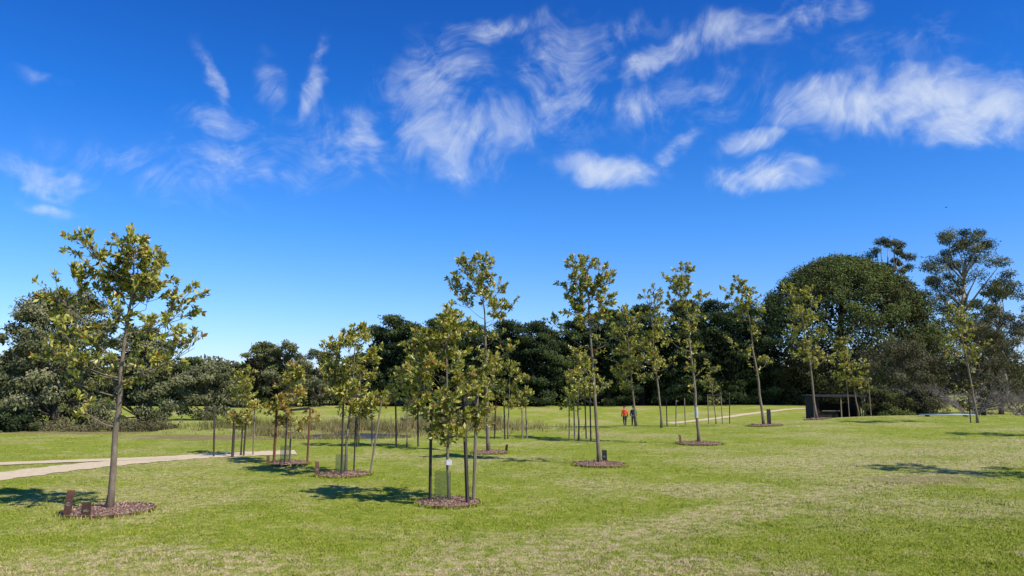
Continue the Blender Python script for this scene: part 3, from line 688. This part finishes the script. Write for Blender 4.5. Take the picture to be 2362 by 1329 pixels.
# ------------------------------------------------------------------ people
def skin(name, verts, edges, rad, mat, parent=None, sub=1, loc=(0, 0, 0), rz=0, **kw):
    me = bpy.data.meshes.new(name); me.from_pydata(verts, edges, []); o = bpy.data.objects.new(name, me); COL.objects.link(o)
    md = o.modifiers.new('s', 'SKIN'); md.use_smooth_shade = True
    for i, r in enumerate(rad):
        sv = me.skin_vertices[0].data[i]; sv.radius = (r, r) if not isinstance(r, tuple) else r; sv.use_root = (i == 0)
    o.modifiers.new('u', 'SUBSURF').levels = sub
    dg = bpy.context.evaluated_depsgraph_get(); dg.update(); m2 = bpy.data.meshes.new_from_object(o.evaluated_get(dg)); bpy.data.objects.remove(o)
    m2.name = name; m2.materials.clear()
    return put(name, m2, mat, loc, parent, rz, **kw)
def col_mat(name, c, rough=.8): return simple_mat(name, tuple(v * .8 for v in c), c, 12, rough, .2)
SK = col_mat('skin', (.45, .27, .2), .6)
def person(x, y, top, bottom, hat, label, ph, rz):
    s = ph
    V = [(0, 0, .95), (0, 0, 1.1), (0, 0, 1.32), (0, 0, 1.45), (0, .01, 1.53), (0, .02, 1.6), (0, .02, 1.68),
         (.09, 0, .9), (.10, .10 * s, .5), (.10, .06 * s, .09), (.10, .06 * s + .14, .035),
         (-.09, 0, .9), (-.10, -.02 * s, .5), (-.10, -.22 * s, .12), (-.10, -.22 * s + .13, .04),
         (.17, 0, 1.42), (.23, -.08 * s, 1.15), (.24, -.02 * s, .92), (.24, .0, .85),
         (-.17, 0, 1.42), (-.23, .0, 1.15), (-.24, .12 * s, .94), (-.24, .15 * s, .87), (0, .115, 1.6), (.085, .02, 1.61), (-.085, .02, 1.61)]
    E = [(0, 1), (1, 2), (2, 3), (3, 4), (4, 5), (5, 6), (0, 7), (7, 8), (8, 9), (9, 10), (0, 11), (11, 12), (12, 13), (13, 14), (3, 15), (15, 16), (16, 17), (17, 18), (3, 19), (19, 20), (20, 21), (21, 22), (5, 23), (5, 24), (5, 25)]
    Rd = [(.13, .1), (.115, .09), (.14, .1), (.07, .06), .05, .085, .075, .085, .055, .035, .03, .085, .055, .035, .03, .05, .038, .026, .028, .05, .038, .026, .028, .012, .014, .014]
    for pal in (18, 22):
        bx, by, bz = V[pal]; sg = 1 if bx > 0 else -1
        for q in range(4):
            i = len(V); l = (.075, .085, .08, .06)[q]
            V.append((bx, by + (q - 1.5) * .02, bz - l * .6)); V.append((bx - sg * .012, by + (q - 1.5) * .02 + .01, bz - l)); E += [(pal, i), (i, i + 1)]; Rd += [.009, .007]
        i = len(V); V.append((bx - sg * .02, by + .045, bz - .015)); V.append((bx - sg * .02, by + .06, bz - .05)); E += [(pal, i), (i, i + 1)]; Rd += [.01, .008]
    e = skin('person', V, E, Rd, SK, None, 1, (x, y, tz(x, y)), rz, label=label, category='person')
    sub = lambda ids: ([V[i] for i in ids], [(ids.index(a), ids.index(b)) for a, b in E if a in ids and b in ids])
    def inflate(r, k): return (r[0] + k, r[1] + k) if isinstance(r, tuple) else r + k
    ids = [2, 1, 0, 3, 15, 16, 17, 19, 20, 21]; v, ed = sub(ids)
    skin('jacket', v, ed, [inflate(Rd[i], .03) for i in ids], top, e)
    ids = [0, 7, 8, 9, 11, 12, 13]; v, ed = sub(ids)
    skin('trousers', v, ed, [inflate(Rd[i], .018) for i in ids], bottom, e)
    for a, b in ((9, 10), (13, 14)):
        skin('shoe', [V[a], (V[a][0], V[a][1] + .07, V[a][2] * .5 + .02), V[b]], [(0, 1), (1, 2)], [.045, .042, .038], M['black'], e)
    skin('hat', [(0, .02, 1.66), (0, .02, 1.735), (0, .07, 1.67)], [(0, 1), (0, 2)], [.105, .07, .09], hat, e)
    for sgn in (-1, 1):
        g = Geo(); g.tube([(sgn * .03, .098, 1.625), (sgn * .03, .106, 1.625)], [.011, .006], 8); put('eye', g.mesh('eye'), M['black'], parent=e)
    g = Geo(); g.tube([(-.022, .1, 1.565), (0, .108, 1.563), (.022, .1, 1.565)], [.004, .006, .004], 6); put('mouth', g.mesh('mouth'), col_mat('lips', (.35, .12, .1)), parent=e)
person(9.55, 63.5, col_mat('orange_red_jacket', (.85, .07, .015)), col_mat('charcoal_trousers', (.03, .03, .035)), col_mat('orange_cap', (.7, .12, .04)), 'person in orange red jacket and dark trousers walking', 1.0, .1)
person(10.35, 63.9, col_mat('navy_coat', (.02, .025, .045)), col_mat('navy_trousers', (.015, .018, .03)), col_mat('grey_cap', (.15, .14, .14)), 'person in navy coat and trousers walking', -1.0, -.05)

g = Geo(); g.tube([(-.12, 0, 0), (-.06, 0, .0), (.02, 0, .01), (.1, 0, .02), (.14, 0, .015)], [.008, .03, .04, .02, .004], 7)
e = put('bird', g.mesh('bird', True), M['black'], (36, 60, 16.7), label='small dark bird in flight', category='bird')
e.scale = (.7, .7, .7)
for sg in (-1, 1):
    g = Geo(); g.v = [(.05, 0, .02), (-.05, 0, .02), (-.04, sg * .16, .09), (.03, sg * .16, .09), (-.06, sg * .3, .06)]; g.f = [(0, 1, 2, 3), (3, 2, 4)]
    put('wing', g.mesh('wing'), M['black'], parent=e)

# ------------------------------------------------------------------ sun and sky
sun_dir = Vector((.88, -.60, 1.15)).normalized()
ld = bpy.data.lights.new('sun', 'SUN'); ld.energy = 5.0; ld.angle = R(.53); ld.color = (1, .95, .86)
lo = bpy.data.objects.new('sun', ld); COL.objects.link(lo); lo.rotation_euler = (-sun_dir).to_track_quat('-Z', 'Y').to_euler()
W = bpy.data.worlds.new('World'); S.world = W; W.use_nodes = True
nt = W.node_tree; N, L = nt.nodes, nt.links; N.clear()
out = N.new('ShaderNodeOutputWorld'); bg = N.new('ShaderNodeBackground'); L.new(bg.outputs[0], out.inputs[0])
sky = N.new('ShaderNodeTexSky'); sky.sky_type = 'NISHITA'; sky.sun_disc = False
sky.sun_elevation = math.asin(sun_dir.z); sky.sun_rotation = math.atan2(sun_dir.x, sun_dir.y)
sky.air_density = 1.0; sky.dust_density = .2; sky.ozone_density = 3.0; sky.altitude = 300
bg.inputs['Strength'].default_value = .13
def vmath(op, a, b=None, sc=None):
    n = N.new('ShaderNodeVectorMath'); n.operation = op
    for i, v in enumerate((a, b)):
        if v is None: continue
        if isinstance(v, tuple): n.inputs[i].default_value = v
        else: L.new(v, n.inputs[i])
    if sc is not None: n.inputs['Scale'].default_value = sc
    return n
def mth(op, a, b=None, c=None):
    n = N.new('ShaderNodeMath'); n.operation = op
    for i, v in enumerate((a, b, c)):
        if v is None: continue
        if isinstance(v, (int, float)): n.inputs[i].default_value = v
        else: L.new(v, n.inputs[i])
    return n.outputs[0]
def mrange(v, a, b, c=0, d=1):
    n = N.new('ShaderNodeMapRange'); n.interpolation_type = 'SMOOTHSTEP'
    for k, q in (('From Min', a), ('From Max', b), ('To Min', c), ('To Max', d)): n.inputs[k].default_value = q
    L.new(v, n.inputs['Value']); return n.outputs[0]
tc = N.new('ShaderNodeTexCoord'); sp = N.new('ShaderNodeSeparateXYZ'); L.new(tc.outputs['Generated'], sp.inputs[0])
az = mth('MULTIPLY', mth('ARCTAN2', sp.outputs[0], sp.outputs[1]), 57.2958); el = mth('MULTIPLY', mth('ARCSINE', sp.outputs[2]), 57.2958)
cb = N.new('ShaderNodeCombineXYZ'); L.new(az, cb.inputs[0]); L.new(el, cb.inputs[1]); ae = cb.outputs[0]
def wnoise(vec, sc, det=4, rough=.6, dist=0):
    n = N.new('ShaderNodeTexNoise'); n.inputs['Scale'].default_value = sc; n.inputs['Detail'].default_value = det; n.inputs['Roughness'].default_value = rough; n.inputs['Distortion'].default_value = dist
    L.new(vec, n.inputs['Vector']); return n
w1 = wnoise(ae, .11, 1); d1 = vmath('SCALE', vmath('SUBTRACT', w1.outputs['Color'], (.5, .5, .5)).outputs[0], sc=13.0)
w2 = wnoise(ae, .33, 2); d2 = vmath('SCALE', vmath('SUBTRACT', w2.outputs['Color'], (.5, .5, .5)).outputs[0], sc=3.0)
wv = vmath('ADD', vmath('ADD', ae, d1.outputs[0]).outputs[0], vmath('SCALE', d2.outputs[0], sc=.5).outputs[0]).outputs[0]
sm = vmath('ADD', ae, vmath('SCALE', d1.outputs[0], sc=.08).outputs[0]); sm = vmath('ADD', sm.outputs[0], vmath('SCALE', d2.outputs[0], sc=.7).outputs[0]).outputs[0]
def fib(rot, stretch, sc, det=6, rough=.58):
    mp = N.new('ShaderNodeMapping'); mp.vector_type = 'TEXTURE'; mp.inputs['Rotation'].default_value = (0, 0, R(rot)); mp.inputs['Scale'].default_value = (1, stretch, 1); L.new(wv, mp.inputs[0])
    return wnoise(mp.outputs[0], sc, det, rough, 0).outputs[0]
f1 = fib(-60, 4.5, 1.3, 7, .62); f2 = fib(30, 1.8, .38, 7, .62); f3 = fib(-80, 3.5, .6, 6, .6)
fiber = mth('ADD', mth('ADD', mth('MULTIPLY', f1, .25), mth('MULTIPLY', f2, .48)), mth('MULTIPLY', f3, .27))
BL = [(28.8, 18.8, 8.6, 2.1, -6, 1.4), (33.6, 17.0, 5.0, 1.9, -6, 1.45), (24.2, 19.6, 3.2, 1.7, -20, 1.1), (29, 22.5, 6, 2.0, -4, .42), (19.8, 15.1, 3.8, 1.2, 0, 1.3), (7.5, 16.2, 4.0, 1.2, -6, 1.2), (18.7, 17.7, 2.4, 1.0, 5, .95), (-5.2, 18.2, 4.4, 2.7, -15, .98),
      (-6.3, 22.6, 4.4, 3.2, 20, .82), (4.3, 23, 3.8, 4.2, -20, .84), (-12, 18.2, 2.0, 2.4, 10, .9), (10.3, 20.5, 2.2, 1.8, 0, .85), (11.8, 24.4, 3.4, 1.2, 25, 1.0), (17.8, 25.3, 6.0, 1.4, 6, .88),
      (24, 25.5, 3.5, 1.1, 5, .7), (-1, 26.6, 5.5, .9, 8, .65), (-15.7, 21.6, .8, 3.3, -12, .88), (-22.7, 21.1, .6, 3.2, 30, .64), (-22.2, 18.5, 2.4, 1.3, -10, .72), (-19.6, 15.4, 6.4, 1.8, -8, .66), (-26.5, 14.3, 6.4, 1.8, -8, .66),
      (-33.3, 13.2, 5, 1.5, 0, .74), (-32.7, 11.2, 2.6, .6, -4, .8), (-33.7, 19.5, 1.8, .5, 0, .55), (-1.1, 19.8, 8, 2.6, 0, .7), (12.9, 17.5, 2.8, .8, 35, .75), (-18.5, 20.5, 1.0, 3.2, 10, .6), (8, 26, 5, 1.2, 12, .5), (-13, 17.5, 7, 3.2, 0, .54), (15, 21, 7, 3, 10, .48)]
tot = None
for (a, b, rx, ry, rot, s) in BL:
    mp = N.new('ShaderNodeMapping'); mp.vector_type = 'TEXTURE'; mp.inputs['Location'].default_value = (a, b, 0); mp.inputs['Rotation'].default_value = (0, 0, R(rot)); mp.inputs['Scale'].default_value = (rx * 1.75, ry * 1.75, 1)
    L.new(sm, mp.inputs[0]); ln = vmath('LENGTH', mp.outputs[0]).outputs['Value']
    v = mrange(ln, 1.0, .0, 0, s)
    tot = v if tot is None else mth('MAXIMUM', tot, v)
dens = mth('ADD', mth('MULTIPLY', tot, .9), mth('MULTIPLY', mth('SUBTRACT', fiber, .5), 3.3))
dens = mrange(dens, .0, 1.85, 0, 1.0)
dens = mth('MULTIPLY', dens, mrange(tot, 0, .6))
dens = mth('MULTIPLY', dens, .93)
cr = N.new('ShaderNodeValToRGB'); e_ = cr.color_ramp.elements
e_[0].position = 0; e_[0].color = (.50, .52, .76, 1); e_[1].position = 1; e_[1].color = (.045, .26, .68, 1)
q = e_.new(.2); q.color = (.33, .50, .80, 1); q = e_.new(.38); q.color = (.19, .46, .82, 1); q = e_.new(.65); q.color = (.075, .37, .80, 1)
L.new(mrange(el, -8, 38), cr.inputs[0])
sc2 = vmath('SCALE', cr.outputs[0], sc=1.75)
tint = N.new('ShaderNodeMix'); tint.data_type = 'RGBA'; tint.blend_type = 'MULTIPLY'; tint.inputs[0].default_value = 1
L.new(sky.outputs[0], tint.inputs[6]); L.new(sc2.outputs[0], tint.inputs[7])
cm = N.new('ShaderNodeMix'); cm.data_type = 'RGBA'; cm.inputs[7].default_value = (5.9, 6.5, 7.3, 1); L.new(dens, cm.inputs[0]); L.new(tint.outputs[2], cm.inputs[6]); L.new(cm.outputs[2], bg.inputs['Color'])

# ------------------------------------------------------------------ camera
cd = bpy.data.cameras.new('camera'); cam = bpy.data.objects.new('camera', cd); COL.objects.link(cam); S.camera = cam
cd.sensor_width = 36; cd.lens = 26.0; cd.clip_end = 6000; cd.clip_start = .05
cam.location = (0, 0, 2.4); cam.rotation_euler = (R(90 + 7.2), 0, 0)
S.view_settings.view_transform = 'Standard'; S.view_settings.look = 'None'; S.view_settings.exposure = 0
